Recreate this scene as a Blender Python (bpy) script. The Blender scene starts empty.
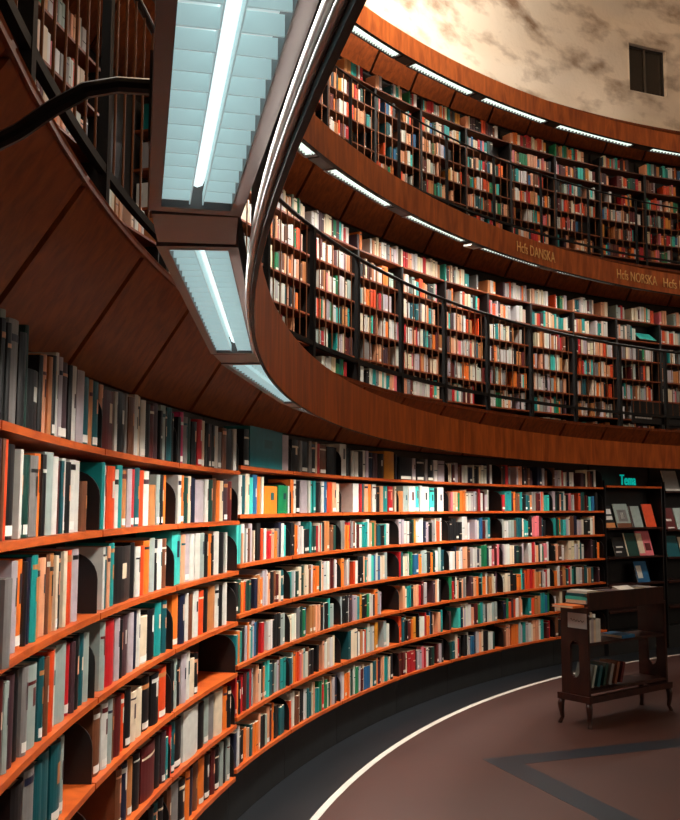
import bpy, bmesh, math, random
from mathutils import Vector, Matrix, noise
random.seed(11)
PI = math.pi
rad = math.radians
COL = bpy.context.scene.collection
ZC = 1.959

# ------------------------------------------------------------------ helpers
def lin(c):
    return tuple(((v/255.0)/12.92 if v/255.0 <= .04045 else (((v/255.0)+.055)/1.055)**2.4) for v in c)

def P(R, deg, z=0.0):
    a = rad(deg)
    return Vector((R*math.cos(a), R*math.sin(a), z))

class MB:
    """collects faces of one mesh"""
    def __init__(self):
        self.v = []; self.f = []; self.m = []
    def add(self, verts, faces, mi=0):
        b = len(self.v)
        self.v.extend([tuple(x) for x in verts])
        for f in faces:
            self.f.append(tuple(b+i for i in f)); self.m.append(mi)
    def box(self, c, ex, ey, ez, hx, hy, hz, mi=0):
        c = Vector(c); ex = Vector(ex)*hx; ey = Vector(ey)*hy; ez = Vector(ez)*hz
        vs = [c+sx*ex+sy*ey+sz*ez for sz in (-1, 1) for sy in (-1, 1) for sx in (-1, 1)]
        self.add(vs, [(0,2,3,1),(4,5,7,6),(0,1,5,4),(2,6,7,3),(0,4,6,2),(1,3,7,5)], mi)
    def abox(self, x0, x1, y0, y1, z0, z1, mi=0):
        self.box(((x0+x1)/2,(y0+y1)/2,(z0+z1)/2),(1,0,0),(0,1,0),(0,0,1),(x1-x0)/2,(y1-y0)/2,(z1-z0)/2,mi)
    def sweep(self, prof, a0, a1, n, closed=False, mi=0, caps=True):
        """closed profile of (R, z), counter-clockwise in (R, z), swept about the hall's axis from a0 to a1 degrees"""
        k = len(prof); b = len(self.v)
        cnt = n if closed else n+1
        for i in range(cnt):
            a = a0+(a1-a0)*i/n
            for (R, z) in prof: self.v.append(tuple(P(R, a, z)))
        for i in range(n):
            j = (i+1) % cnt if closed else i+1
            for q in range(k):
                r = (q+1) % k
                self.f.append((b+i*k+q, b+i*k+r, b+j*k+r, b+j*k+q)); self.m.append(mi)
        if caps and not closed:
            self.f.append(tuple(b+q for q in range(k))[::-1]); self.m.append(mi)
            self.f.append(tuple(b+n*k+q for q in range(k))); self.m.append(mi)
    def tube(self, pts, r, seg=8, mi=0, closed=False):
        pts = [Vector(p) for p in pts]; n = len(pts); b = len(self.v)
        up = Vector((0,0,1))
        for i, p in enumerate(pts):
            if closed: t = pts[(i+1) % n]-pts[i-1]
            else: t = pts[min(i+1,n-1)]-pts[max(i-1,0)]
            t.normalize()
            s = t.cross(up)
            if s.length < 1e-3: s = t.cross(Vector((1,0,0)))
            s.normalize(); u = s.cross(t)
            for k in range(seg):
                a = 2*PI*k/seg
                self.v.append(tuple(p+s*(r*math.cos(a))+u*(r*math.sin(a))))
        m = n if closed else n-1
        for i in range(m):
            j = (i+1) % n
            for k in range(seg):
                l = (k+1) % seg
                self.f.append((b+i*seg+k, b+i*seg+l, b+j*seg+l, b+j*seg+k)); self.m.append(mi)
        if not closed:
            self.f.append(tuple(b+k for k in range(seg))[::-1]); self.m.append(mi)
            self.f.append(tuple(b+(n-1)*seg+k for k in range(seg))); self.m.append(mi)
    def mesh(self, name, mats, smooth=False):
        me = bpy.data.meshes.new(name)
        me.from_pydata(self.v, [], self.f)
        for m in (mats if isinstance(mats, (list, tuple)) else [mats]): me.materials.append(m)
        if any(self.m): me.polygons.foreach_set('material_index', self.m)
        if smooth: me.polygons.foreach_set('use_smooth', [True]*len(me.polygons))
        bm = bmesh.new(); bm.from_mesh(me); bmesh.ops.recalc_face_normals(bm, faces=bm.faces); bm.to_mesh(me); bm.free()
        me.update()
        return me
    def build(self, name, mats, parent=None, smooth=False, loc=None):
        o = bpy.data.objects.new(name, self.mesh(name, mats, smooth))
        COL.objects.link(o)
        if parent is not None: o.parent = parent
        if loc is not None: o.location = loc
        return o

def tag(o, label, cat, group=None, kind=None):
    o['label'] = label
    if cat: o['category'] = cat
    if group: o['group'] = group
    if kind: o['kind'] = kind
    return o

def empty(name, loc, rz=0.0):
    o = bpy.data.objects.new(name, None); COL.objects.link(o)
    o.location = loc; o.rotation_euler = (0, 0, rz); o.empty_display_size = .1
    return o

def structure(o, label=None):
    o['kind'] = 'structure'
    if label: o['label'] = label; o['category'] = 'building'
    return o

ORD = ['zeroth','first','second','third','fourth','fifth','sixth','seventh','eighth','ninth','tenth','eleventh','twelfth','thirteenth','fourteenth','fifteenth','sixteenth','seventeenth','eighteenth','nineteenth','twentieth']
def ordinal(n):
    if n <= 20: return ORD[n]
    t = {2:'twenty',3:'thirty',4:'forty',5:'fifty'}[n//10]
    return ({20:'twentieth',30:'thirtieth',40:'fortieth',50:'fiftieth'}[n] if n % 10 == 0 else t+'-'+ORD[n % 10])

# ------------------------------------------------------------------ materials
def mat(name, rgb, rough=.5, metal=0.0, spec=.5, vary=0.0, scale=6.0, bump=0.0, coat=0.0):
    m = bpy.data.materials.new(name); m.use_nodes = True
    nt = m.node_tree; b = nt.nodes['Principled BSDF']
    c = lin(rgb)+(1,)
    b.inputs['Base Color'].default_value = c
    b.inputs['Roughness'].default_value = rough
    b.inputs['Metallic'].default_value = metal
    b.inputs['Specular IOR Level'].default_value = spec
    if coat: b.inputs['Coat Weight'].default_value = coat; b.inputs['Coat Roughness'].default_value = .25
    if vary or bump:
        tc = nt.nodes.new('ShaderNodeTexCoord'); n = nt.nodes.new('ShaderNodeTexNoise')
        n.inputs['Scale'].default_value = scale; n.inputs['Detail'].default_value = 4
        nt.links.new(tc.outputs['Object'], n.inputs['Vector'])
        if vary:
            r = nt.nodes.new('ShaderNodeValToRGB')
            r.color_ramp.elements[0].position = .3; r.color_ramp.elements[1].position = .7
            r.color_ramp.elements[0].color = tuple(v*(1-vary) for v in c[:3])+(1,)
            r.color_ramp.elements[1].color = tuple(min(1, v*(1+vary*.6)) for v in c[:3])+(1,)
            nt.links.new(n.outputs['Fac'], r.inputs['Fac']); nt.links.new(r.outputs['Color'], b.inputs['Base Color'])
        if bump:
            bp = nt.nodes.new('ShaderNodeBump'); bp.inputs['Strength'].default_value = bump; bp.inputs['Distance'].default_value = .02
            nt.links.new(n.outputs['Fac'], bp.inputs['Height']); nt.links.new(bp.outputs['Normal'], b.inputs['Normal'])
    return m

def wood(name, dark, light, rough=.35, stretch=(14, 14, 1.2), spec=.4, coat=.0):
    """grain drawn by stretched noise in object space"""
    m = bpy.data.materials.new(name); m.use_nodes = True
    nt = m.node_tree; b = nt.nodes['Principled BSDF']
    tc = nt.nodes.new('ShaderNodeTexCoord'); mp = nt.nodes.new('ShaderNodeMapping')
    mp.inputs['Scale'].default_value = stretch
    n = nt.nodes.new('ShaderNodeTexNoise'); n.inputs['Scale'].default_value = 2.2; n.inputs['Detail'].default_value = 6; n.inputs['Distortion'].default_value = .6
    r = nt.nodes.new('ShaderNodeValToRGB')
    r.color_ramp.elements[0].position = .34; r.color_ramp.elements[1].position = .68
    r.color_ramp.elements[0].color = lin(dark)+(1,); r.color_ramp.elements[1].color = lin(light)+(1,)
    nt.links.new(tc.outputs['Object'], mp.inputs['Vector']); nt.links.new(mp.outputs['Vector'], n.inputs['Vector'])
    nt.links.new(n.outputs['Fac'], r.inputs['Fac']); nt.links.new(r.outputs['Color'], b.inputs['Base Color'])
    b.inputs['Roughness'].default_value = rough; b.inputs['Specular IOR Level'].default_value = spec
    if coat: b.inputs['Coat Weight'].default_value = coat; b.inputs['Coat Roughness'].default_value = .3
    return m

def glow(name, rgb, strength, base=None):
    m = bpy.data.materials.new(name); m.use_nodes = True
    b = m.node_tree.nodes['Principled BSDF']
    b.inputs['Base Color'].default_value = lin(base or rgb)+(1,)
    b.inputs['Emission Color'].default_value = lin(rgb)+(1,)
    b.inputs['Emission Strength'].default_value = strength
    b.inputs['Roughness'].default_value = .5
    return m

M = {}
M['panel'] = wood('reddish veneer', (112,51,22), (150,74,31), .42, (9, 9, .8))
M['ring'] = wood('ring veneer', (156,74,28), (208,108,44), .42, (5, 5, 1.0), coat=.1)
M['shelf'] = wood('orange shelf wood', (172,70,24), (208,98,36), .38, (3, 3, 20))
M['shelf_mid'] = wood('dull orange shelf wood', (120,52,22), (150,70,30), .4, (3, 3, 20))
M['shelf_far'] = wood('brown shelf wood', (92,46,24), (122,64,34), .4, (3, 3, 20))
M['black'] = mat('black lacquer', (20,18,18), .45)
M['case'] = mat('black stained case', (26,20,17), .6, vary=.3, scale=5)
M['plinth'] = mat('black plinth', (16,17,18), .6)
M['rail'] = mat('black rail steel', (20,18,19), .35, .3)
M['bar'] = mat('bronze baluster', (120,74,44), .35, .6)
M['frame'] = mat('brown enamel frame', (86,76,75), .4, .25)
M['framedark'] = mat('dark enamel housing', (44,38,36), .45, .2)
M['alu'] = mat('bright aluminium tube', (240,240,238), .35, .3)
M['lowrail'] = mat('dull black steel', (12,10,10), .7)
M['paper'] = mat('page paper', (226,214,190), .8, vary=.08, scale=40)
M['sticker'] = mat('white spine sticker', (232,230,222), .6)
M['gold'] = mat('gold lettering', (255,206,134), .6)
M['teal_sign'] = glow('lit teal letters', (0,205,190), .42)
M['cart'] = wood('dark mahogany', (36,16,11), (58,26,17), .4, (6, 6, 1.5))
M['diffuser'] = glow('lamp tray', (196,214,214), .72, (190,205,205))
M['diffuser_far'] = glow('far lamp tray', (236,240,226), 1.7, (190,205,205))
M['tube'] = glow('fluorescent tube', (225,244,244), 1.15)
M['louvre'] = glow('pearl louvre blade', (180,206,208), .50, (170,196,196))
M['louvre_far'] = glow('far louvre blade', (236,240,226), .9, (170,196,196))
M['ringback'] = mat('black ring backing', (13,10,9), .6)
M['void'] = mat('dark wall paint', (24,19,17), .85)
M['glass'] = mat('dark window glass', (44,39,34), .1, 0, .6)
M['winframe'] = mat('grey window frame', (82,72,62), .6)
M['line'] = mat('white floor line', (214,208,198), .5, vary=.1, scale=3)
M['inlay'] = mat('blue black linoleum', (24,32,42), .45, vary=.2, scale=2)
M['border'] = mat('dark linoleum', (17,21,26), .42, vary=.25, scale=1.5)
M['floor'] = mat('brown linoleum', (68,39,32), .5, vary=.16, scale=1.2)
M['card'] = mat('white paper card', (196,192,188), .7)
M['ink'] = mat('black ink', (30,28,30), .7)

def plaster():
    m = bpy.data.materials.new('rough cream stucco'); m.use_nodes = True
    nt = m.node_tree; b = nt.nodes['Principled BSDF']
    tc = nt.nodes.new('ShaderNodeTexCoord'); mp = nt.nodes.new('ShaderNodeMapping'); mp.inputs['Scale'].default_value = (.55,.55,1.0)
    n = nt.nodes.new('ShaderNodeTexNoise'); n.inputs['Scale'].default_value = 2.3; n.inputs['Detail'].default_value = 5; n.inputs['Roughness'].default_value = .55
    r = nt.nodes.new('ShaderNodeValToRGB')
    r.color_ramp.elements[0].position = .27; r.color_ramp.elements[1].position = .50
    r.color_ramp.elements[0].color = lin((138,112,90))+(1,); r.color_ramp.elements[1].color = lin((234,220,202))+(1,)  # brown patches paint the shading of the stucco's lumps into the colour
    n2 = nt.nodes.new('ShaderNodeTexNoise'); n2.inputs['Scale'].default_value = 9; n2.inputs['Detail'].default_value = 6
    bp = nt.nodes.new('ShaderNodeBump'); bp.inputs['Strength'].default_value = .35; bp.inputs['Distance'].default_value = .04
    nt.links.new(tc.outputs['Object'], mp.inputs['Vector']); nt.links.new(mp.outputs['Vector'], n.inputs['Vector']); nt.links.new(tc.outputs['Object'], n2.inputs['Vector'])
    nt.links.new(n.outputs['Fac'], r.inputs['Fac']); nt.links.new(r.outputs['Color'], b.inputs['Base Color'])
    nt.links.new(n2.outputs['Fac'], bp.inputs['Height']); nt.links.new(bp.outputs['Normal'], b.inputs['Normal'])
    b.inputs['Roughness'].default_value = .85
    return m
M['plaster'] = plaster()

PAL = {  # what each colour word looks like
 'white':(214,212,204),'cream':(226,206,178),'peach':(226,160,122),'orange':(236,120,40),'redorange':(222,74,28),'red':(186,28,34),
 'darkred':(88,24,24),'brown':(112,66,42),'tan':(192,124,72),'mustard':(206,134,38),'teal':(24,142,140),'darkteal':(14,82,90),'aqua':(60,188,178),
 'blue':(34,96,140),'navy':(22,28,52),'black':(20,20,22),'grey':(128,124,122),'lilac':(184,172,178),'green':(22,118,76),'darkgreen':(18,62,54),
 'plum':(70,46,52),'sage':(156,170,164),'pink':(218,112,120),'magenta':(190,50,104),
 'orangecover':(232,126,34),'greencover':(20,120,72),'tealcover':(20,104,112)}
WORD = {'redorange':'vermilion','darkred':'maroon','darkteal':'dark teal','darkgreen':'dark green','lilac':'pale lilac','sage':'sage grey',
        'orangecover':'orange','greencover':'green','tealcover':'teal','cream':'cream','mustard':'mustard'}
BM = {k: mat('cover '+k, v, .42, vary=.12, scale=18) for k, v in PAL.items()}
NEAR_ROWS = {
  1: "184.76 184.90 black 0.27;184.57 184.76 sage 0.3;184.42 184.57 black 0.27;183.97 184.42 grey 0.29;183.66 183.92 black 0.27;183.50 183.66 darkgreen 0.3;182.85 183.48 black 0.18;182.63 182.80 black 0.24;182.34 182.61 peach 0.25;182.17 182.34 tan 0.25;181.99 182.15 black 0.26;181.84 181.98 teal 0.24;181.69 181.84 white 0.28;181.51 181.68 lilac 0.27;181.14 181.49 plum 0.26;180.95 181.12 black 0.26;180.56 180.94 white 0.265;180.14 180.55 lilac 0.26;179.70 180.10 darkteal 0.25;179.50 179.69 tan 0.25;179.08 179.47 darkteal 0.25;178.76 179.05 peach 0.25;177.85 178.58 darkred 0.24;177.67 177.82 white 0.25;177.10 177.63 black 0.25;176.94 177.08 grey 0.26;176.49 176.90 brown 0.25;176.25 176.47 white 0.27;175.90 176.24 cream 0.27;175.57 175.87 white 0.26;175.21 175.53 black 0.25;174.88 175.19 darkred 0.25;174.47 174.86 plum 0.27;174.30 174.44 black 0.24;173.96 174.28 sage 0.27;173.79 173.93 black 0.25;173.37 173.76 darkteal 0.27;172.89 173.33 black 0.25;172.65 172.85 black 0.24;172.41 172.63 magenta 0.27;172.06 172.38 grey 0.25;171.61 172.02 darkgreen 0.25;171.16 171.57 black 0.24;170.71 171.12 red 0.26;170.38 170.69 cream 0.26;170.06 170.34 black 0.25;169.78 170.03 plum 0.25;169.50 169.75 black 0.25;169.22 169.48 white 0.25;168.85 169.18 grey 0.22;168.47 168.81 brown 0.25;167.80 168.43 black 0.25;167.51 167.77 white 0.26;167.17 167.48 lilac 0.26",
  2: "184.55 184.67 plum 0.27;184.44 184.54 brown 0.27;184.30 184.43 redorange 0.27;183.78 184.28 black 0.26;183.66 183.76 white 0.25;183.40 183.64 darkgreen 0.25;183.14 183.37 darkgreen 0.24;182.76 183.11 grey 0.24;182.51 182.75 orange 0.25;182.31 182.48 black 0.25;181.85 182.30 sage 0.26;181.62 181.84 white 0.25;181.41 181.60 darkred 0.24;181.26 181.39 darkteal 0.24;181.07 181.24 white 0.25;180.83 181.06 black 0.24;180.52 180.81 white 0.25;180.09 180.51 white 0.25;179.80 180.05 brown 0.18;178.56 178.72 teal 0.26;178.35 178.55 white 0.25;177.79 178.33 redorange 0.25;177.50 177.77 white 0.24;177.18 177.48 teal 0.26;176.88 177.16 tan 0.24;176.59 176.86 lilac 0.25;176.23 176.56 red 0.25;175.88 176.21 darkteal 0.26;175.56 175.85 redorange 0.25;175.10 175.54 white 0.25;174.55 175.06 tan 0.19;174.28 174.51 sage 0.24;174.10 174.25 black 0.24;173.85 174.08 orange 0.24;172.48 172.71 white 0.25;172.22 172.46 orange 0.25;171.87 172.19 darkgreen 0.24;171.60 171.84 cream 0.25;171.25 171.57 navy 0.24;170.37 171.22 lilac 0.23;170.07 170.34 white 0.24;169.70 170.04 darkgreen 0.24;169.33 169.67 brown 0.25;169.05 169.30 orange 0.24;168.67 169.02 cream 0.24;168.30 168.65 plum 0.25;167.82 168.26 darkred 0.24",
  3: "183.89 184.45 darkteal 0.27;183.65 183.87 lilac 0.25;183.24 183.62 orange 0.25;183.09 183.23 black 0.24;182.88 183.07 navy 0.25;182.61 182.86 teal 0.255;182.28 182.59 tan 0.24;182.00 182.27 peach 0.24;181.83 181.99 brown 0.25;181.54 181.82 tan 0.25;181.42 181.53 cream 0.24;181.13 181.39 black 0.25;180.95 181.11 cream 0.25;180.46 180.93 redorange 0.25;180.10 180.43 lilac 0.25;178.43 178.56 white 0.24;178.19 178.42 darkteal 0.24;178.00 178.17 peach 0.24;177.64 177.98 teal 0.25;176.36 177.61 black 0.23;176.09 176.32 black 0.24;175.74 176.05 white 0.22;175.43 175.72 redorange 0.22;174.98 175.41 orange 0.24;174.57 174.95 sage 0.25;174.24 174.53 black 0.24;173.90 174.21 white 0.24;173.51 173.87 brown 0.24;172.29 173.04 aqua 0.27;171.94 172.26 peach 0.25;171.52 171.91 lilac 0.25;171.15 171.49 white 0.25;170.72 171.12 white 0.25;170.25 170.69 sage 0.25;169.98 170.22 black 0.24;169.62 169.95 orange 0.24;169.43 169.59 black 0.23;168.90 169.40 white 0.25;168.41 168.86 black 0.24;168.22 168.38 white 0.24",
  4: "184.05 184.24 darkred 0.25;183.87 184.04 sage 0.24;183.53 183.85 plum 0.25;183.19 183.51 black 0.25;182.93 183.17 grey 0.25;182.33 182.86 sage 0.24;182.09 182.30 darkteal 0.25;181.81 181.99 brown 0.24;181.47 181.79 redorange 0.25;181.24 181.45 white 0.25;180.65 181.23 sage 0.255;180.40 180.63 red 0.24;180.22 180.39 plum 0.24;179.84 180.20 black 0.25;179.52 179.82 darkteal 0.25;179.22 179.50 sage 0.25;178.18 178.47 sage 0.26;177.48 178.15 red 0.255;177.18 177.46 lilac 0.25;177.04 177.16 black 0.24;176.52 177.01 plum 0.25;176.14 176.50 lilac 0.25;175.84 176.12 navy 0.25;175.61 175.82 white 0.25;174.98 175.59 cream 0.21;174.43 174.96 black 0.23;173.86 174.40 teal 0.25;173.53 173.84 darkteal 0.25;172.44 172.92 orange 0.26;171.93 172.41 navy 0.25;171.67 171.90 white 0.25;171.23 171.64 brown 0.24;170.70 171.20 white 0.25;170.25 170.67 redorange 0.24;169.80 170.23 black 0.24;169.16 169.78 tan 0.25;168.80 169.14 white 0.25;168.52 168.77 black 0.24;168.15 168.49 white 0.25",
  5: "182.88 183.47 black 0.24;182.32 182.83 grey 0.25;181.95 182.30 darkteal 0.24;181.39 181.92 darkteal 0.25;180.82 181.37 darkteal 0.25;180.58 180.80 sage 0.25;178.22 178.69 brown 0.25;177.81 178.20 white 0.25;177.53 177.80 sage 0.25;177.32 177.51 brown 0.24;176.89 177.30 darkred 0.24;176.60 176.87 redorange 0.23;176.16 176.57 black 0.24;175.70 176.13 cream 0.21;175.25 175.69 cream 0.21;174.62 175.21 black 0.24;174.01 174.60 black 0.23;173.33 173.97 redorange 0.24;172.84 173.31 black 0.24;172.50 172.81 sage 0.25;172.16 172.48 black 0.23;171.74 172.14 lilac 0.25;171.35 171.72 white 0.25;170.96 171.32 cream 0.2;170.61 170.93 black 0.22",
  6: "176.60 176.96 brown 0.24;176.16 176.58 navy 0.24;175.79 176.14 tan 0.24;175.27 175.76 black 0.24;174.18 175.24 darkred 0.24;173.71 174.15 black 0.24;173.38 173.69 plum 0.24;173.14 173.37 teal 0.2;172.89 173.12 red 0.24;172.56 172.88 darkteal 0.25;171.89 172.53 black 0.24;170.60 171.86 white 0.255;169.99 170.57 black 0.24;169.54 169.96 sage 0.25;169.09 169.53 grey 0.25;168.37 169.07 cream 0.25;168.00 168.35 orange 0.25;167.72 167.97 black 0.24",
  7: "174.14 174.53 black 0.24;173.75 174.12 darkteal 0.24;173.35 173.72 black 0.24;172.78 173.32 brown 0.24;172.12 172.76 grey 0.25;171.62 172.10 black 0.23;171.28 171.60 orange 0.25;170.86 171.26 navy 0.24;170.42 170.83 brown 0.25;169.90 170.40 orange 0.25;169.37 169.87 black 0.24;169.01 169.35 darkred 0.24;168.56 168.99 black 0.24;168.29 168.53 sage 0.25;168.02 168.26 black 0.24;167.74 167.99 sage 0.25",
}
NEXT_ROWS = {
  1: "166.25 166.74 black 0.24;162.93 166.20 tealcover 0.27;161.90 162.83 lilac 0.26;161.17 161.87 black 0.24;160.91 161.14 grey 0.24;160.23 160.88 black 0.24;159.92 160.20 grey 0.25;159.50 159.89 black 0.23;159.29 159.47 cream 0.25;158.97 159.25 red 0.24;158.23 158.93 brown 0.24;157.16 158.18 black 0.23;156.09 156.94 white 0.27;155.65 155.98 black 0.24;155.33 155.62 white 0.22;154.90 155.28 white 0.22;154.46 154.79 black 0.23;154.14 154.43 white 0.24;153.81 154.09 lilac 0.24;153.27 153.70 navy 0.23;152.72 153.23 plum 0.23;152.06 152.68 black 0.23;150.97 152.03 mustard 0.26;150.42 150.92 navy 0.24;148.98 150.38 black 0.22;148.54 148.95 lilac 0.22;147.66 148.50 black 0.22;147.33 147.62 grey 0.22;146.66 147.29 black 0.22;146.22 146.63 white 0.22;145.44 146.17 lilac 0.22",
  2: "166.83 167.11 white 0.25;166.57 166.81 darkteal 0.25;166.20 166.55 cream 0.26;165.79 166.16 aqua 0.24;165.30 165.76 blue 0.26;165.00 165.27 orange 0.25;164.80 164.98 white 0.25;163.47 164.77 orangecover 0.19;162.36 163.37 greencover 0.2;162.15 162.34 white 0.2;161.76 162.11 orange 0.25;161.47 161.74 white 0.25;161.04 161.43 black 0.24;160.31 161.01 lilac 0.25;160.04 160.28 white 0.25;159.75 160.02 aqua 0.25;159.47 159.72 teal 0.25;158.84 159.44 black 0.24;158.53 158.82 white 0.25;158.21 158.50 blue 0.25;157.68 158.16 redorange 0.25;157.25 157.65 peach 0.25;156.95 157.22 cream 0.24;154.78 155.40 white 0.25;154.57 154.75 red 0.25;154.24 154.55 darkteal 0.25;153.81 154.21 peach 0.25;153.38 153.78 orange 0.25;152.94 153.34 white 0.25;152.62 152.92 black 0.23;152.29 152.59 peach 0.24;151.63 152.25 teal 0.24;151.09 151.60 red 0.24;150.84 151.05 cream 0.24;149.99 150.78 tan 0.2;149.44 149.96 sage 0.25;148.67 149.41 white 0.25;148.23 148.65 aqua 0.25;147.95 148.21 white 0.26;147.13 147.90 white 0.25;146.57 147.09 aqua 0.24;146.24 146.54 black 0.24;145.47 146.21 white 0.25",
}
# ------------------------------------------------------------------ measures of the hall (metres, radius from its axis)
RG, ZG = 11.54, [ZC+.237-.31*k for k in range(7)]            # ground floor shelf fronts
R1, Z1 = 12.49, [ZC+2.855-.308*k for k in range(7)]          # first gallery
R2, Z2 = 13.747, [ZC+5.852-.312*k for k in range(7)]         # second gallery
PANEL = [(11.475, ZC+1.075), (12.45, ZC+3.763), (13.68, ZC+6.748)]
RING = [(10.906, ZC+.49, ZC+.80), (11.845, ZC+3.178, ZC+3.488), (13.075, ZC+6.06, ZC+6.37)]
LAMP = [(10.971, 11.104, ZC+.574), (11.935, 12.065, ZC+3.236), (13.175, 13.305, ZC+6.10)]
GF = [ZC+.80, ZC+3.49]                                       # gallery floors
BACK = [11.86, 12.81, 14.06]

# ------------------------------------------------------------------ setting
mb = MB(); mb.v.append((0,0,0)); n = 180
for i in range(n): mb.v.append(tuple(P(11.10, 2*i, 0)))
for i in range(n): mb.f.append((0, 1+i, 1+(i+1) % n)); mb.m.append(0)
structure(mb.build('floor', M['floor']))
mb = MB(); mb.sweep([(11.15,-.05),(12.0,-.05),(12.0,0),(11.15,0)], 0, 360, 180, closed=True); structure(mb.build('floor_border', M['border']))
mb = MB(); mb.sweep([(11.10,-.05),(11.15,-.05),(11.15,.001),(11.10,.001)], 0, 360, 240, closed=True); structure(mb.build('floor_line', M['line']))
# compass star let into the floor
def inlay(pts):
    m_ = MB(); k = len(pts)
    m_.add([(x,y,.0015) for x,y in pts]+[(x,y,-.01) for x,y in pts], [tuple(range(k)), tuple(range(k,2*k))[::-1]]+[(i,k+i,k+(i+1)%k,(i+1)%k) for i in range(k)])
    return m_
tip = Vector((-9.525,4.116)); inn = Vector((-9.225,3.979))
d1 = (Vector((-8.445,4.525))-tip).normalized(); d2 = (Vector((-8.998,2.708))-tip).normalized()
L_ = 4.2
p1 = tip+d1*L_; p2 = tip+d2*L_
e1 = inn+d1*(L_-.3); e2 = inn+d2*(L_-.3)
structure(inlay([tuple(q) for q in (tip, inn, e1, p1)]).build('floor_inlay', M['inlay']))
structure(inlay([tuple(q) for q in (tip, p2, e2, inn)]).build('floor_inlay', M['inlay']))

for nm, R, z0, z1 in (('wall_lower', BACK[0], 0, GF[0]), ('wall_middle', BACK[1], GF[0], GF[1]), ('wall_upper', BACK[2], GF[1], 8.72)):
    mb = MB(); mb.sweep([(R,z0),(R+.15,z0),(R+.15,z1),(R,z1)], 0, 360, 180, closed=True); structure(mb.build(nm, M['void']))
for i, z in enumerate(GF):
    mb = MB(); mb.sweep([(PANEL[i][0]+.30,z-.06),(BACK[i+1]+.05,z-.06),(BACK[i+1]+.05,z),(PANEL[i][0]+.30,z)], 0, 360, 180, closed=True)
    structure(mb.build('floor_gallery', M['void']))
mb = MB(); mb.sweep([(13.72,8.66),(14.2,8.66),(14.2,8.72),(13.72,8.72)], 0, 360, 180, closed=True); structure(mb.build('ceiling_gallery', M['void']))
mb = MB(); mb.sweep([(0.01,17.0),(14.3,17.0),(14.3,17.2),(0.01,17.2)], 0, 360, 96, closed=True); structure(mb.build('ceiling', M['plaster']))

# stucco wall with a recessed window
WA0, WA1, WZ0, WZ1 = 110.19, 113.65, ZC+7.368, ZC+8.247
mb = MB()
az = [0]; 
while az[-1] < 360:
    a = az[-1]; az.append(a+(.35 if 95 <= a < 150 else 2.5 if (a < 90 or a >= 155) else .5))
az[-1] = 360
az = sorted(set([a for a in az if not (WA0-.2 < a < WA0+.2 or WA1-.2 < a < WA1+.2)]+[WA0, WA1]))
zs = [8.70+.09*i for i in range(46)]+[13+i*.8 for i in range(6)]
zs = sorted(set([z for z in zs if abs(z-WZ0) > .03 and abs(z-WZ1) > .03]+[WZ0, WZ1]))
nz = len(zs)
def relief(a, z):
    s = 13.72*rad(a)
    f = noise.noise(Vector((s*.62+z*.25, z*1.5, 3.1)))*.6+noise.noise(Vector((s*1.5, z*3.0, 8.4)))*.28+noise.noise(Vector((s*4, z*6, 1.4)))*.08
    d = .17*f
    e = min(abs(a-WA0), abs(a-WA1)) if WZ0-.1 < z < WZ1+.1 else 9
    if WA0-.8 < a < WA1+.8 and WZ0-.25 < z < WZ1+.25: d *= .15
    if z < 9.0: d *= max(0, (z-8.7)/.3)
    return d
for a in az[:-1]:
    for z in zs: mb.v.append(tuple(P(13.72-relief(a, z), a, z)))
na = len(az)-1
for i in range(na):
    j = (i+1) % na
    for q in range(nz-1):
        if az[i] >= WA0-1e-6 and az[i+1] <= WA1+1e-6 and zs[q] >= WZ0-1e-6 and zs[q+1] <= WZ1+1e-6: continue
        mb.f.append((i*nz+q, i*nz+q+1, j*nz+q+1, j*nz+q)); mb.m.append(0)
structure(mb.build('wall_top', M['plaster'], smooth=True))
# window: reveal, frame, mullion, panes
wroot = empty('window_1', P(13.9, (WA0+WA1)/2, WZ0)); wroot['kind'] = 'structure'
def wpart(nm, m_, material):
    o = m_.build(nm, material, wroot); o.matrix_parent_inverse = Matrix.Translation(-wroot.location); return o
mb = MB()
r0, r1 = 13.71, 13.86
for pr in ([(r0,WZ0-.03),(r1,WZ0-.03),(r1,WZ0),(r0,WZ0)], [(r0,WZ1),(r1,WZ1),(r1,WZ1+.03),(r0,WZ1+.03)]): mb.sweep(pr, WA0, WA1, 4)
for a0, a1 in ((WA0-.1,WA0),(WA1,WA1+.1)): mb.sweep([(r0,WZ0),(r1,WZ0),(r1,WZ1),(r0,WZ1)], a0, a1, 1)
wpart('reveal', mb, M['plaster'])
mb = MB()
for a0, a1 in ((WA0,WA0+.12),(WA1-.12,WA1)): mb.sweep([(13.79,WZ0),(13.83,WZ0),(13.83,WZ1),(13.79,WZ1)], a0, a1, 1)
for z0, z1 in ((WZ0,WZ0+.03),(WZ1-.03,WZ1)): mb.sweep([(13.79,z0),(13.83,z0),(13.83,z1),(13.79,z1)], WA0, WA1, 4)
wpart('frame', mb, M['framedark'])
mid = (WA0+WA1)/2
mb = MB(); mb.sweep([(13.78,WZ0+.03),(13.82,WZ0+.03),(13.82,WZ1-.03),(13.78,WZ1-.03)], mid-.045, mid+.045, 1); wpart('mullion', mb, M['winframe'])
for a0, a1 in ((WA0+.1, mid-.04), (mid+.04, WA1-.1)):
    mb = MB(); mb.sweep([(13.815,WZ0+.02),(13.825,WZ0+.02),(13.825,WZ1-.02),(13.815,WZ1-.02)], a0, a1, 2); wpart('pane', mb, M['glass'])

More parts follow.
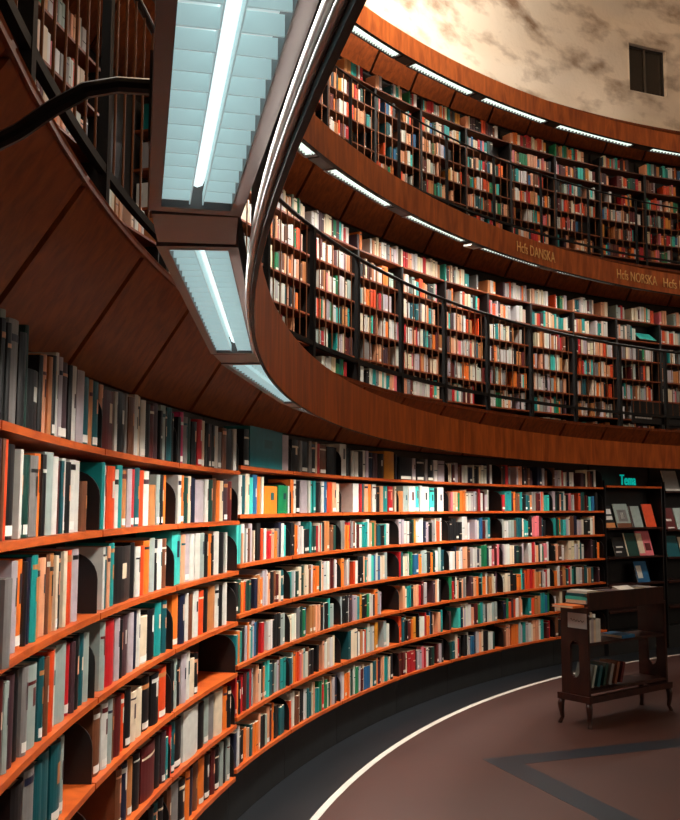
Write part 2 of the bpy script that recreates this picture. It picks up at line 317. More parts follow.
# ------------------------------------------------------------------ coved panels and light rings
SEAM = [4.5, 4.0, 3.6]; SEAM0 = [177.45, 154.4, 144.0]
for i, (Rt, zt) in enumerate(PANEL):
    mb = MB(); zb = zt-.50; Rb = Rt+.33
    k = 0; st = SEAM[i]; gap = .045/(Rt*rad(1))/2
    for q in range(int(360/st)):
        a0 = SEAM0[i]+q*st
        mb.sweep([(Rt,zt),(Rb,zb),(Rb+.03,zb),(Rt+.055,zt)], a0+gap, a0+st-gap, 4)
    mb.sweep([(Rt+.005,zt-.025),(Rt+.06,zt-.025),(Rt+.06,zt+.006),(Rt+.005,zt+.006)], 0, 360, 200, closed=True)
    structure(mb.build('trim_%d' % (i+1), M['panel']))
    mb = MB()   # dark lining behind the seams, down to the gallery floor
    mb.sweep([(Rt+.075,zt-.03),(Rb+.05,zb-.01),(Rb+.06,zb-.01),(Rt+.085,zt-.03)], 0, 360, 160, closed=True)
    structure(mb.build('wall_lining', M['black']))
for i, (Ri, z0, z1) in enumerate(RING):
    t1, t2 = (.005, .012) if i == 0 else (.018, .05)
    mb = MB(); mb.sweep([(Ri,z0+.004),(Ri+t1,z0+.004),(Ri+t1,z1),(Ri,z1)], 0, 360, 320, closed=True)
    structure(mb.build('trim_%d' % (i+4), M['ring']))
    mb = MB(); mb.sweep([(Ri+.002,z0),(Ri+t2,z0),(Ri+t2,z1-.004),(Ri+t1+.001,z1-.004),(Ri+t1+.001,z0+.003),(Ri+.002,z0+.003)], 0, 360, 320, closed=True)
    structure(mb.build('trim_%d' % (i+7), M['ringback']))

# gold letters on the second ring
def lettering(text, a_mid, width, z, name, label):
    cu = bpy.data.curves.new(name, 'FONT'); cu.body = text; cu.size = .2; cu.extrude = .004; cu.align_x = 'CENTER'; cu.align_y = 'BOTTOM_BASELINE'
    o = bpy.data.objects.new(name, cu); COL.objects.link(o); bpy.context.view_layer.update()
    dg = bpy.context.evaluated_depsgraph_get(); me = bpy.data.meshes.new_from_object(o.evaluated_get(dg)); bpy.data.objects.remove(o)
    xs = [v.co.x for v in me.vertices]; w = max(xs)-min(xs); s = width/w
    for v in me.vertices: v.co.x *= s
    R = 11.845-.012
    for v in me.vertices:                               # bend the line of letters round the ring; reads from inside
        a = a_mid-math.degrees(v.co.x/R)
        p = P(R-v.co.z, a, z+v.co.y); v.co = p
    me.materials.clear(); me.materials.append(M['gold'])
    o = bpy.data.objects.new(name, me); COL.objects.link(o)
    tag(o, label, 'sign', 'gold shelf signs on the middle ring')
lettering('Hcfs DANSKA', 132.96, .85, ZC+3.262, 'ring_lettering', 'gold letters reading Hcfs DANSKA on the middle wooden ring')
lettering('Hcfs NORSKA', 122.2, .86, ZC+3.262, 'ring_lettering', 'gold letters reading Hcfs NORSKA on the middle wooden ring')
lettering('Hcfs I', 118.55, .36, ZC+3.262, 'ring_lettering', 'gold letters reading Hcfs I, past the NORSKA sign on the middle ring')

# ------------------------------------------------------------------ lamps on the rings
LVL = ['lowest','middle','top']
ENERGY = [27.0, 26.0, 9.0]
def lamp(lv, a1, a0, idx, blades, power):
    """one trough between azimuths a0 < a1"""
    ri, ro, z = LAMP[lv]
    am = (a0+a1)/2
    root = empty('strip_light', P((ri+ro)/2, am, z), 0)
    where = {0: 'lowest', 1: 'middle', 2: 'top'}[lv]
    first = {0: 1, 1: 4, 2: 0}[lv]                        # index before which a lamp hides behind the camera or the lowest ring
    k = idx-1-first
    if lv == 2: hid = am > 145; k = idx-2
    else: hid = k < 0
    lab = ('louvred strip light on the %s ring, %s from the lowest ring edge' % (where, ordinal(k+1))) if not hid else ('strip light of the %s ring, hidden from view, %s of those' % (where, ordinal(idx)))
    if lv == 0 and not hid and k: lab = 'louvred strip light on the lowest ring, %s after the big overhead one' % ordinal(k)
    if lv == 0 and k == 0: lab = 'big louvred strip light overhead, the widest and brightest of the lamps'
    tag(root, lab, 'lamp', 'strip lights of the %s ring' % where)
    inv = Matrix.Translation(-root.location)
    L = 2*(ri+ro)/2*math.sin(rad(a1-a0)/2); er = P(1, am); et = P(1, am+90); ez = Vector((0,0,1)); c = P((ri+ro)/2-(.023 if lv == 0 else .016), am, z)
    hw = (ro-ri)/2; fw = .024; zl = -.018
    def part(nm, m_, material):
        o = m_.build(nm, material, root); o.matrix_parent_inverse = inv; return o
    mb = MB()
    for s in (-1, 1): mb.box(c+er*s*(hw+fw/2)+ez*.04, er, et, ez, fw/2, L/2+.03, .044)
    for s in (-1, 1): mb.box(c+et*s*(L/2+.015)+ez*.04, er, et, ez, hw+.0, .015, .044)
    part('frame', mb, M['frame'])
    mb = MB(); mb.box(c+ez*.09, er, et, ez, hw+fw, L/2+.03, .006); part('housing', mb, M['framedark'])
    mb = MB(); mb.box(c+ez*.062, er, et, ez, hw, L/2, .004); part('diffuser', mb, M['diffuser' if lv == 0 else 'diffuser_far'])
    mb = MB(); mb.tube([c+ez*.046-et*(L/2-.02), c+ez*.046+et*(L/2-.02)], .014, 8); part('lamp_tube', mb, M['tube'])
    mb = MB(); nb = blades
    for q in range(nb):
        t = (q+.5)/nb-.5
        for s in (-1, 1):
            mb.box(c+et*(t*L)+er*s*hw*.6+ez*(.016), er, et, ez, hw*.4, .0016, .014)
    for s in (-1, 1): mb.box(c+er*s*hw*.19+ez*.016, er, et, ez, .0012, L/2, .012)
    part('louvre', mb, M['louvre' if lv == 0 else 'louvre_far'])
    return c, er, et, L
def area(name, c, er, et, sx, sy, power, color, spread=180, tilt=0.0, up=False):
    ld = bpy.data.lights.new(name, 'AREA'); ld.shape = 'RECTANGLE'; ld.size = sx; ld.size_y = sy; ld.energy = power; ld.color = color; ld.spread = rad(spread)
    o = bpy.data.objects.new(name, ld); COL.objects.link(o)
    zax = Vector((0,0,-1 if up else 1))+er*(-tilt); zax.normalize()     # light shines along -Z
    xax = er-zax*er.dot(zax); xax.normalize(); yax = zax.cross(xax)
    o.matrix_world = Matrix((( xax.x,yax.x,zax.x,c.x),(xax.y,yax.y,zax.y,c.y),(xax.z,yax.z,zax.z,c.z),(0,0,0,1)))
    return o
WARM = (1.0, .93, .84)
LAMPS = [
 [(195.9-9*k, 188.45-9*k) for k in range(-1, 9)],
 [(153.3-7.98*k, 147.3-7.98*k) for k in range(-4, 7)],
 [(150.3,144.6),(143.4,138.3),(136.8,131.1),(129.9,123.9),(122.6,115.5),(113.6,107.2),(157.6,151.6)],
]
def dim(lv, a):
    if lv == 0: t = (a-128)/22 if a < 178 else .48 if a < 187 else .10
    elif lv == 1: t = (a-114)/24 if a < 162 else .08
    else: t = (a-108)/20
    return max(.12, min(1, t))
for lv in range(3):
    for i, (a1, a0) in enumerate(LAMPS[lv]):
        c, er, et, L = lamp(lv, a1, a0, i+1, 24 if lv == 0 else 22, 1)
        area('strip_glow', c+Vector((0,0,-.028 if lv == 0 else -.008)), er, et, .11, L-.04, ENERGY[lv]*dim(lv, (a0+a1)/2), WARM, spread=[114 if a0 > 150 else 100,150,150][lv], tilt=[.3 if a0 > 178 else .16 if a0 > 150 else .36,.05,.1][lv])
        if lv == 0 and i < 6:                              # added light, only to brighten the tubes along the ring
            q_ = P(10.952, (a0+a1)/2, LAMP[0][2]-.010); zq = (er+Vector((0,0,1))).normalized(); area('tube_fill', q_, er, et, .012, L-.1, 1.6, WARM, 170).matrix_world = Matrix.Translation(q_) @ Matrix((tuple(et.cross(zq)), tuple(et), tuple(zq))).transposed().to_4x4()
    if lv == 0:                                            # plates that join the troughs
        for i in range(len(LAMPS[0])-1):
            a1 = LAMPS[0][i][1]-.26; a0 = LAMPS[0][i+1][0]+.26
            mb = MB(); mb.sweep([(10.955,LAMP[0][2]-.002),(11.125,LAMP[0][2]-.002),(11.125,LAMP[0][2]+.07),(10.955,LAMP[0][2]+.07)], a0, a1, 3)
            o = mb.build('joining_plate', M['frame']); tag(o, 'plain brown joining plate between strip lights, %s along from the camera' % ordinal(i+1), 'lamp plate', 'joining plates of the lowest ring')
    else:
        ls = sorted(LAMPS[lv], reverse=True)
        for i in range(len(ls)-1):
            a1 = ls[i][1]-.26; a0 = ls[i+1][0]+.26; ri, ro, z = LAMP[lv]
            mb = MB(); mb.sweep([(ri-.01,z-.005),(ro+.01,z-.005),(ro+.01,z+.06),(ri-.01,z+.06)], a0, a1, 3)
            o = mb.build('joining_plate', M['framedark']); tag(o, 'dark joining plate between strip lights of the %s ring, %s along' % (LVL[lv], ordinal(i+1)), 'lamp plate', 'joining plates of the %s ring' % LVL[lv])
# loose lamp cover hanging from the middle ring
c = P(12.0, 138.6, ZC+3.20); er = P(1,138.6); et = P(1,228.6)
mb = MB(); mb.box((0,0,0), (et+Vector((0,0,-.05))).normalized(), er, (0,0,1), .11, .06, .012)
o = mb.build('lamp_cover', M['sticker'], loc=c); tag(o, 'small white lamp cover hanging loose under the middle ring', 'lamp cover')
# bright tubes along the back of the lowest ring
for k, (R, z, lb) in enumerate(((10.922, ZC+.548, 'upper bright metal tube running along the lowest ring'), (10.922, ZC+.512, 'lower bright metal tube running along the lowest ring'))):
    mb = MB(); mb.tube([P(R, a, z) for a in [150+i*.5 for i in range(111)]], .0068, 8)
    tag(mb.build('conduit_tube', M['alu'], smooth=True), lb, 'tube', 'tubes along the lowest ring')
# brackets that carry the lowest ring
for i in range(2):
    a = 188.55+9*i
    pts = [(11.12,.80),(11.19,.80),(11.25,.785),(11.31,.745),(11.37,.695),(11.46,.64),(11.56,.60),(11.70,.57)]
    mb = MB(); mb.tube([P(r, a, ZC+z) for r, z in pts], .016, 10)
    mb.box(P(11.06, a, ZC+.775), P(1,a), P(1,a+90), (0,0,1), .07, .02, .09)
    tag(mb.build('ring_bracket', M['rail'], smooth=False), ('curved black pipe bracket from the coved panel to the big lamp', 'curved black pipe bracket of the lowest ring behind the camera')[i], 'bracket', 'brackets of the lowest ring')

# ------------------------------------------------------------------ bookcases
def bookcase(name, label, group, Rf, depth, zl, a0, a1, z0, ztop, shelf_m, dividers=True, dz=0.0, curved=True, rows=7):
    root = empty(name, P(Rf, (a0+a1)/2, z0)); tag(root, label, 'bookcase', group)
    inv = Matrix.Translation(-root.location); n_ = 4 if curved else 1
    pd = (.012 if curved else .10)
    def part(nm, m_, material, smooth=False):
        o = m_.build(nm, material, root, smooth); o.matrix_parent_inverse = inv; return o
    g = .03 if curved else .10
    for z in zl[:rows]:
        mb = MB(); zz = z+dz; th = .012 if curved else .009
        mb.sweep([(Rf,zz+.012-2*th),(Rf+depth,zz+.012-2*th),(Rf+depth,zz+.012),(Rf,zz+.012)], a0+g, a1-g, n_); part('shelf', mb, shelf_m)
    if dividers:
        for k, z in enumerate(zl[:rows]):
            zz = z+dz+.013; h = .225; rr = .10; pts = []
            dpt = depth-.02; f0 = Rf+.012
            pts = [(f0,zz),(f0+dpt,zz),(f0+dpt,zz+h)]
            for q in range(7):
                t = PI/2+q/6*PI/2
                pts.append((f0+rr+rr*math.cos(t), zz+h-rr+rr*math.sin(t)))
            mb = MB(); mb.sweep(pts, a0+.045, a0+.085, 1); part('divider', mb, M['black'])
    else:
        mb = MB(); mb.sweep([(Rf-.002,z0),(Rf+depth,z0),(Rf+depth,zl[0]),(Rf-.002,zl[0])], a0-.09, a0+.09, 1); part('side_panel', mb, M['case'])
    mb = MB(); mb.sweep([(Rf+depth,z0+.02),(Rf+depth+.015,z0+.02),(Rf+depth+.015,ztop),(Rf+depth,ztop)], a0+pd, a1-pd, n_); part('back_panel', mb, M['case'])
    zb = zl[rows-1]+dz-.013
    mb = MB(); mb.sweep([(Rf+.05,z0+.002),(Rf+depth,z0+.002),(Rf+depth,zb),(Rf+.05,zb)], a0+pd, a1-pd, n_); part('plinth', mb, M['plinth'])
    return root
GB = [190.9,185.1,179.0,173.1,167.42,162.1,156.84,150.6,145.1,139.2,133.6,128.15]
for i in range(len(GB)-1):
    a1, a0 = GB[i], GB[i+1]
    left = i < 4
    lab = 'curved ground floor bookcase with seven orange shelves, %s along the wall from the camera' % ordinal(i) if i else 'curved ground floor bookcase beside the camera, before the first one fully in view'
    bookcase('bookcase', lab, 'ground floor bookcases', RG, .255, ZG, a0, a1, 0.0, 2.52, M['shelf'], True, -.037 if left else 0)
G1B = [189.67-4.3*i for i in range(20)]
for i in range(len(G1B)-1):
    sk = 3 if 163 < G1B[i+1] < 165 else 0
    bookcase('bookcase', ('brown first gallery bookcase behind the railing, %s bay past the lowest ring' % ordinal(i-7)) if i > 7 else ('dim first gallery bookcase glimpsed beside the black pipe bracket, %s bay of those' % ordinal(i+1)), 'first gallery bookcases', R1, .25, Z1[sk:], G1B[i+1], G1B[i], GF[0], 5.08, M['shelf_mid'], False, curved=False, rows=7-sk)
G2B = [167.0-4.2*i for i in range(15)]
for i in range(len(G2B)-1):
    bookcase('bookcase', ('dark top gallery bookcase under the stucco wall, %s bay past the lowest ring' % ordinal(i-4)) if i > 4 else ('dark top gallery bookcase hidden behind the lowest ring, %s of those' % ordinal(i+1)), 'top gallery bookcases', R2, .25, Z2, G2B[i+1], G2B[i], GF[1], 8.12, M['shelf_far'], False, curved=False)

# ------------------------------------------------------------------ railings
def railing(label, R, zbot, ztop, a_start, pitch, n, post_r, hand_r):
    root = empty('gallery_railing', P(R, a_start-pitch*n/2, zbot-.2)); tag(root, label, 'railing')
    inv = Matrix.Translation(-root.location)
    def part(nm, m_, material):
        o = m_.build(nm, material, root); o.matrix_parent_inverse = inv; return o
    arc = [a_start-pitch*n*i/(n*6) for i in range(n*6+1)]
    mb = MB(); mb.tube([P(R, a, ztop) for a in arc], hand_r, 10); part('handrail', mb, M['rail'])
    mb = MB(); mb.sweep([(R-.015,zbot-hand_r),(R+.015,zbot-hand_r),(R+.015,zbot+hand_r),(R-.015,zbot+hand_r)], arc[-1], arc[0], n*6); part('bottom_rail', mb, M['lowrail'])
    rest = MB(); cnt = 0
    order = []
    for i in range(n):
        for k in range(1, 7): order.append(a_start-pitch*(i+k/7))
    order.sort(key=lambda a: abs(a-158))
    for a in order:
        mb = MB() if cnt < 98 else rest
        mb.tube([P(R, a, zbot), P(R, a, ztop)], .0055, 6)
        if cnt < 98: part('baluster', mb, M['bar'])
        cnt += 1
    if cnt > 98:
        o = part('baluster', rest, M['bar']); o['kind'] = 'stuff'
    for i in range(n+1):
        a = a_start-pitch*i
        mb = MB(); mb.box(P(R, a, (zbot-.22+ztop)/2), P(1,a), P(1,a+90), (0,0,1), .018, post_r, (ztop-zbot+.22)/2)
        part('post', mb, M['lowrail'])
    return root
railing('black railing with bronze balusters round the first gallery', 11.55, ZC+1.275, ZC+2.216, 194.08, 4.86, 16, .024, .018)
railing('black railing with bronze balusters round the top gallery', 12.53, ZC+3.93, ZC+4.83, 171.2, 4.8, 13, .010, .014)
mb = MB(); mb.sweep([(11.60,ZC+1.16),(11.63,ZC+1.16),(11.63,ZC+1.47),(11.60,ZC+1.47)], 119.0, 124.4, 8)
o = mb.build('notice_board', M['black']); tag(o, 'black board with a line of small white lettering behind the first gallery railing', 'sign')
mb = MB(); a = 124.2
for w in (.05,.03,.05,.02,.04,.05,.03,.04,.02,.03):
    mb.sweep([(11.595,ZC+1.225),(11.60,ZC+1.225),(11.60,ZC+1.247),(11.595,ZC+1.247)], a-w/.2024*.8, a, 1); a -= w/.2024
mb.build('lettering', M['sticker'], o)

# ------------------------------------------------------------------ books
def book_frame(Rf, a):
    return P(1, a), P(1, a-90)          # outward (into the shelf), towards smaller azimuth (away from the camera)

_cache = {}
def book_meshes(w, h, d, colour, style):
    """cover with a rounded spine, page block, sticker and bands, in local space: x along the shelf, y into it, z up"""
    hw = w/2; bulge = min(.012, w*.22); t = min(.004, w*.12)
    sp = []
    for q in range(7):
        u = -1+2*q/6
        sp.append((u*hw, bulge*(u*u)))
    outer = [(hw, d), (hw, bulge)] if False else None
    # plan outline (counter-clockwise seen from above), a U round the page block
    out = [(-hw, d)]+sp+[(hw, d)]
    inn = [(hw-t, d), (hw-t, bulge+.006), (-hw+t, bulge+.006), (-hw+t, d)]
    mb = MB(); pts = out+inn; k = len(pts)
    for z in (0, h):
        for x, y in pts: mb.v.append((x, y, z))
    for i in range(k):
        j = (i+1) % k; mb.f.append((i, j, k+j, k+i)); mb.m.append(0)
    # caps: boards and spine as quads
    no = len(out)
    for base in (0, k):
        L = []
        L.append((base+0, base+1, base+no+2, base+no+3)); 
        L.append(tuple([base+i for i in range(1, no-1)]+[base+no+1, base+no+2]))
        L.append((base+no-2, base+no-1, base+no+0, base+no+1))
        for f in L: mb.f.append(f if base else f[::-1]); mb.m.append(0)
    cover = mb.mesh('cover', BM[colour])
    mb = MB(); mb.abox(-hw+t, hw-t, bulge+.006, d-.004, .003, h-.004); pages = mb.mesh('page_block', M['paper'])
    extras = []
    def strip(z0, z1, u0, u1, material, nm, off=.0009):
        m_ = MB(); n_ = 6; vs = []
        for q in range(n_+1):
            u = u0+(u1-u0)*q/n_
            vs.append((u*hw, bulge*u*u-off, z0)); 
        for q in range(n_+1):
            u = u0+(u1-u0)*q/n_
            vs.append((u*hw, bulge*u*u-off, z1))
        m_.add(vs, [(q, q+1, n_+2+q, n_+1+q) for q in range(n_)])
        vs2 = [(x, y+.0006, z) for x, y, z in vs]
        m_.add(vs2, [(n_+1+q, n_+2+q, q+1, q) for q in range(n_)])
        extras.append((nm, m_.mesh(nm, material)))
    dark = colour in ('black','navy','darkteal','darkred','plum','darkgreen','brown','teal','blue','green','red','redorange','magenta')
    ink = BM[random.choice(['cream','white','tan','peach'])] if dark else BM[random.choice(['black','navy','darkred','darkteal','plum'])]
    if style & 1: strip(h*.04, h*.04+.028, -.8, .8, M['sticker'], 'spine_sticker')
    if style & 2:
        z = h*random.uniform(.42,.55); strip(z, z+h*random.uniform(.18,.34), -.24, .24, ink, 'title_mark')
    if style & 4:
        z = h*random.uniform(.74,.86); strip(z, z+h*random.uniform(.03,.09), -.92, .92, ink, 'spine_band')
    return cover, pages, extras

def book_thing(Rf, a, z, w, h, d, colour, label, group):
    style = (1 if random.random() < .2 else 0) | (2 if random.random() < .45 else 0) | (4 if random.random() < .3 else 0)
    cover, pages, extras = book_meshes(w, h, d, colour, style)
    o = bpy.data.objects.new('book', cover); COL.objects.link(o)
    o.location = P(Rf, a, z); o.rotation_euler = (0, 0, rad(a)-PI/2)
    tag(o, label, 'book', group)
    for nm, me in [('page_block', pages)]+extras:
        c_ = bpy.data.objects.new(nm, me); COL.objects.link(c_); c_.parent = o
    return o

SHADE = [(200,196,188),(230,214,190),(174,170,168),(150,160,158)]
class Mass:
    """many small far books in one mesh with a colour per face"""
    def __init__(self): self.v = []; self.f = []; self.c = []
    def book(self, Rf, a, z, w, h, d, colour, lean=0.0, jit=True):
        er = P(1, a); et = P(1, a+90); b = len(self.v)
        base = lin(PAL[colour]); j = random.uniform(.8, 1.12) if jit else 1
        col = tuple(min(1, v*j*random.uniform(.94,1.06)) for v in base)+(1,)
        bev = min(.006, w*.15); hw = w/2
        plan = [(-hw, d), (-hw, bev), (-hw+bev, 0), (hw-bev, 0), (hw, bev), (hw, d)]
        dark = sum(PAL[colour]) < 260
        ink = lin(random.choice([PAL['cream'],PAL['white'],PAL['tan']]) if dark else random.choice([PAL['black'],PAL['navy'],PAL['darkred'],PAL['darkteal']]))+(1,)
        zs_ = [0, h]; bands = {}
        r = random.random()
        if r < .16: zs_ = [0, .02, .045, h]; bands = {1: lin((222,218,206))+(1,)}
        elif r < .34: q = h*random.uniform(.2,.75); zs_ = [0, q, q+h*random.uniform(.02,.05), h]; bands = {1: ink}
        elif r < .48: zs_ = [0, h*.84, h*.89, h]; bands = {1: ink}
        k = len(plan); org = P(Rf, a, z)
        for zz in zs_:
            for x, y in plan: self.v.append(tuple(org+et*(x+lean*zz)+er*y+Vector((0,0,zz))))
        nz_ = len(zs_)
        for q in range(nz_-1):
            for i in range(k):
                jx = (i+1) % k
                self.f.append((b+q*k+i, b+(q+1)*k+i, b+(q+1)*k+jx, b+q*k+jx))
                self.c.append(bands[q] if (q in bands and i == 2) else col)
        self.f.append(tuple(b+(nz_-1)*k+i for i in range(k))[::-1]); self.c.append(lin((214,200,176))+(1,))
    def build(self, name, label, cat):
        me = bpy.data.meshes.new(name); me.from_pydata(self.v, [], self.f)
        at = me.attributes.new('book_colour', 'FLOAT_COLOR', 'FACE')
        at.data.foreach_set('color', [x for c in self.c for x in c])
        m = bpy.data.materials.new('mixed book covers'); m.use_nodes = True
        nt = m.node_tree; an = nt.nodes.new('ShaderNodeAttribute'); an.attribute_name = 'book_colour'
        nt.links.new(an.outputs['Color'], nt.nodes['Principled BSDF'].inputs['Base Color']); nt.nodes['Principled BSDF'].inputs['Roughness'].default_value = .45
        me.materials.append(m)
        o = bpy.data.objects.new(name, me); COL.objects.link(o)
        o['kind'] = 'stuff'; o['label'] = label; o['category'] = cat
        return o
mass = Mass()

MIX_GROUND = 'white*20 cream*10 lilac*6 sage*6 grey*3 black*12 navy*3 teal*5 darkteal*4 aqua*3 blue*3 green*3 darkgreen*3 orange*7 redorange*4 red*4 peach*7 tan*3 brown*3 darkred*3 mustard*2 pink*2 plum*2'
MIX_DARKTOP = 'black*7 plum*4 darkred*4 brown*5 grey*4 lilac*5 white*4 cream*4 navy*3 darkteal*2 red*1 peach*3'
MIX_G1 = 'white*16 cream*12 peach*9 lilac*7 sage*5 grey*4 orange*4 redorange*4 tan*5 brown*3 teal*3 aqua*3 darkteal*2 black*3 red*2 darkred*2 green*2 plum*2 pink*3'
MIX_G2 = 'white*8 cream*7 peach*7 orange*6 redorange*6 tan*6 red*6 darkred*5 brown*6 teal*5 aqua*4 darkteal*3 green*4 darkgreen*2 blue*3 black*4 plum*4 lilac*4 sage*3 pink*3 mustard*3'
def mix(s):
    L = []
    for t in s.split():
        c, n_ = t.split('*'); L += [c]*int(n_)
    return L
MIX = {k: mix(v) for k, v in dict(g=MIX_GROUND, t=MIX_DARKTOP, one=MIX_G1, two=MIX_G2).items()}

def row_books(a_hi, a_lo, Rf, mixk, wlo, whi, hmax, gap_end, gap_p, gap_max):
    """random run of books from a_hi (camera side) down to a_lo: list of (a, w, h, d, colour, lean)"""
    out = []; m = Rf*rad(1); a = a_hi-.012/m*1.0
    end = a_lo+gap_end/m
    col = random.choice(MIX[mixk]); run = 0; hh = hmax
    while True:
        if run <= 0:
            col = random.choice(MIX[mixk]); run = random.choice([1,1,1,1,1,2,2]); hh = hmax*random.uniform(.74,1.0)
            w = random.uniform(wlo, whi)
            if random.random() < gap_p:
                a -= random.uniform(.05, gap_max)/m
        run -= 1
        if a-w/m < end: break
        out.append((a-w/2/m, w-.0015, hh*random.uniform(.97,1.0), random.uniform(.15,.19), col, 0.0)); a -= w/m
    return out

individual = []     # (score, args)
def parse(s):
    for it in s.split(';'):
        a, b, c, h = it.split(); yield float(a), float(b), c, float(h)

BAYS = {0:(179.0,185.1),1:(173.1,179.0),2:(167.42,173.1),3:(162.1,167.42),4:(156.84,162.1)}
cand = []
for k in range(1, 8):
    for a0, a1, c, h in parse(NEAR_ROWS[k]):
        a = (a0+a1)/2
        bay = 0 if a > 179.0 else 1 if a > 173.1 else 2
        lo, hi = BAYS[bay]
        a0 = max(a0, lo+.11); a1 = min(a1, hi-.035)
        cand.append([bay, k, a0, a1, c, h, -.037])
    got = list(parse(NEXT_ROWS[k])) if k in NEXT_ROWS else []
    for a0, a1, c, h in got:
        a = (a0+a1)/2
        bay = 3 if a > 162.1 else 4 if a > 156.84 else 5 if a > 150.6 else 6
        lo, hi = (BAYS[bay] if bay < 5 else ((150.6,156.84) if bay == 5 else (145.1,150.6)))
        a0 = max(a0, lo+.11); a1 = min(a1, hi-.035)
        if a1-a0 > .05: cand.append([bay, k, a0, a1, c, h, 0.0])
    for bay in (3, 4):
        if k in NEXT_ROWS: continue
        lo, hi = BAYS[bay]
        for a, w, h, d, c, ln in row_books(hi, lo, RG, 'g', .022, .06, .25, random.choice([.05,.07,.1]), .06, .10):
            hwd = w/2/(RG*rad(1)); cand.append([bay, k, a-hwd, a+hwd, c, h, 0.0])
# no two may overlap: sort along the shelf and trim
for bay in range(7):
    for k in range(1, 8):
        row = sorted([c for c in cand if c[0] == bay and c[1] == k], key=lambda c: -c[3])
        for p, q in zip(row, row[1:]):
            if q[3] > p[2]-.006: q[3] = p[2]-.006
cand = [c for c in cand if c[3]-c[2] > .03]
cam = Vector((-10.638, -3.382, ZC))
def score(c):
    a = (c[2]+c[3])/2; p = P(RG, a, ZG[c[1]-1]+.12); d = p-cam; er = P(1, a)
    return (c[3]-c[2])*c[5]*abs(d.normalized().dot(er))/d.length_squared
near_ids = set(id(c) for c in sorted(cand, key=lambda c: -score(c))[:300])
BAYWORD = ['first','second','third','fourth','fifth','sixth','seventh']
for bay in range(7):
    for k in range(1, 8):
        row = sorted([c for c in cand if c[0] == bay and c[1] == k], key=lambda c: -c[3])
        for i, c in enumerate(row):
            a = (c[2]+c[3])/2; w = (c[3]-c[2])*RG*rad(1)
            z = ZG[k-1]+c[6]+.0135; Rf = RG+.014+random.uniform(0,.012)
            if c[4] in ('tealcover','orangecover','greencover'): Rf = RG+.008
            d = .19 if w < .14 else .2
            if bay == 0 and k == 3 and a > 183.9: Rf, d = RG+.125, .12
            if id(c) in near_ids:
                size = 'thin' if w < .035 else 'broad' if w > .085 else 'medium'
                nb = WORD.get(row[i-1][4], row[i-1][4]) if i else None
                lab = '%s %s book%s, %s along %s shelf down, %s bookcase' % (size, WORD.get(c[4], c[4]), (' after a %s one' % nb) if nb else '', ordinal(i+1), ordinal(k), BAYWORD[bay])
                book_thing(Rf, a, z, w-.001, c[5], d, c[4], lab, 'books on the ground floor shelves')
            else:
                mass.book(Rf, a, z, w-.001, c[5], d, c[4])
# binder standing proud of the third shelf, beside the camera
book_thing(RG-.035, 184.98, ZG[2]-.037+.0135, .05, .22, .15, 'grey', 'grey binder pulled forward past the front of the third shelf, beside the camera', 'books on the ground floor shelves')

# the rest of the ground floor
for i in range(len(GB)-1):
    a1, a0 = GB[i], GB[i+1]
    for k in range(7):
        if i in (1, 2, 3, 4, 5): continue
        if i >= 6 and (k+1) in NEXT_ROWS and a1 > 146: continue
        mk = 't' if k == 0 else 'g'
        for a, w, h, d, c, ln in row_books(a1, a0, RG, mk, .022, .066, .235 if k == 0 else .25, random.choice([.06,.08,.12,.2,.35 if k > 3 else .1]), .05, .16):
            mass.book(RG+.012+random.uniform(0,.015), a, ZG[k]+(-.037 if i < 4 else 0)+.0135, w, h, d, c, 0)
# fill in what the measured rows of the seventh bay leave out
for k in (0, 1):
    for a, w, h, d, c, ln in row_books(145.25, 145.1, RG, 'g', .03, .06, .24, .0, 0, .1): mass.book(RG+.015, a, ZG[k]+.0135, w, h, d, c)
for i in range(len(G1B)-1):
    for k in range(7):
        hm = .25
        if 163 < G1B[i+1] < 165 and k < 3: continue
        for a, w, h, d, c, ln in row_books(G1B[i]-.12, G1B[i+1]+.12, R1, 'one', .022, .07, hm, random.choice([.0,.03,.06,.1]), .06, .2):
            if k == 1 and 116.7 < a < 118.7: continue
            mass.book(R1+.03+random.uniform(0,.012), a, Z1[k]+.0135, w, h, d, c, 0)
for i in range(len(G2B)-1):
    for k in range(7):
        for a, w, h, d, c, ln in row_books(G2B[i]-.12, G2B[i+1]+.12, R2, 'two', .022, .068, .24, random.choice([.0,.04,.1,.2]), .07, .25):
            mass.book(R2+.03+random.uniform(0,.012), a, Z2[k]+.0135, w, h, d, c, 0)
mass.build('book', 'thousands of smaller books filling the far shelves on all three levels', 'book')

# ------------------------------------------------------------------ themed display beyond the last bookcase
def display_case(a0, a1, zl, label, top):
    root = empty('display_case', P(RG, (a0+a1)/2, 0)); tag(root, label, 'display case', 'dark display cases')
    inv = Matrix.Translation(-root.location)
    def part(nm, m_, material):
        o = m_.build(nm, material, root); o.matrix_parent_inverse = inv; return o
    mb = MB(); mb.sweep([(RG+.255,.02),(RG+.275,.02),(RG+.275,2.5),(RG+.255,2.5)], a0, a1, 3); part('back_panel', mb, M['black'])
    for a in (a0+.06, a1-.06):
        mb = MB(); mb.sweep([(RG+.01,.02),(RG+.25,.02),(RG+.25,2.3),(RG+.01,2.3)], a-.05, a+.05, 1); part('side_panel', mb, M['black'])
    for j, z in enumerate(zl):
        mb = MB(); mb.sweep([(RG-.01,z-.012),(RG+.25,z-.012),(RG+.25,z+.012),(RG-.01,z+.012)], a0+.12, a1-.12, 3); part('shelf', mb, M['shelf'] if j == 0 and top else M['cart'])
    mb = MB(); mb.sweep([(RG+.03,.0),(RG+.25,.0),(RG+.25,.3),(RG+.03,.3)], a0, a1, 3); part('plinth', mb, M['plinth'])
    return root
TZ = [ZC+.262, ZC-.30, ZC-.69, ZC-1.05, ZC-1.4]
display_case(121.9, 128.0, TZ, 'black display case under the teal Tema sign', True)
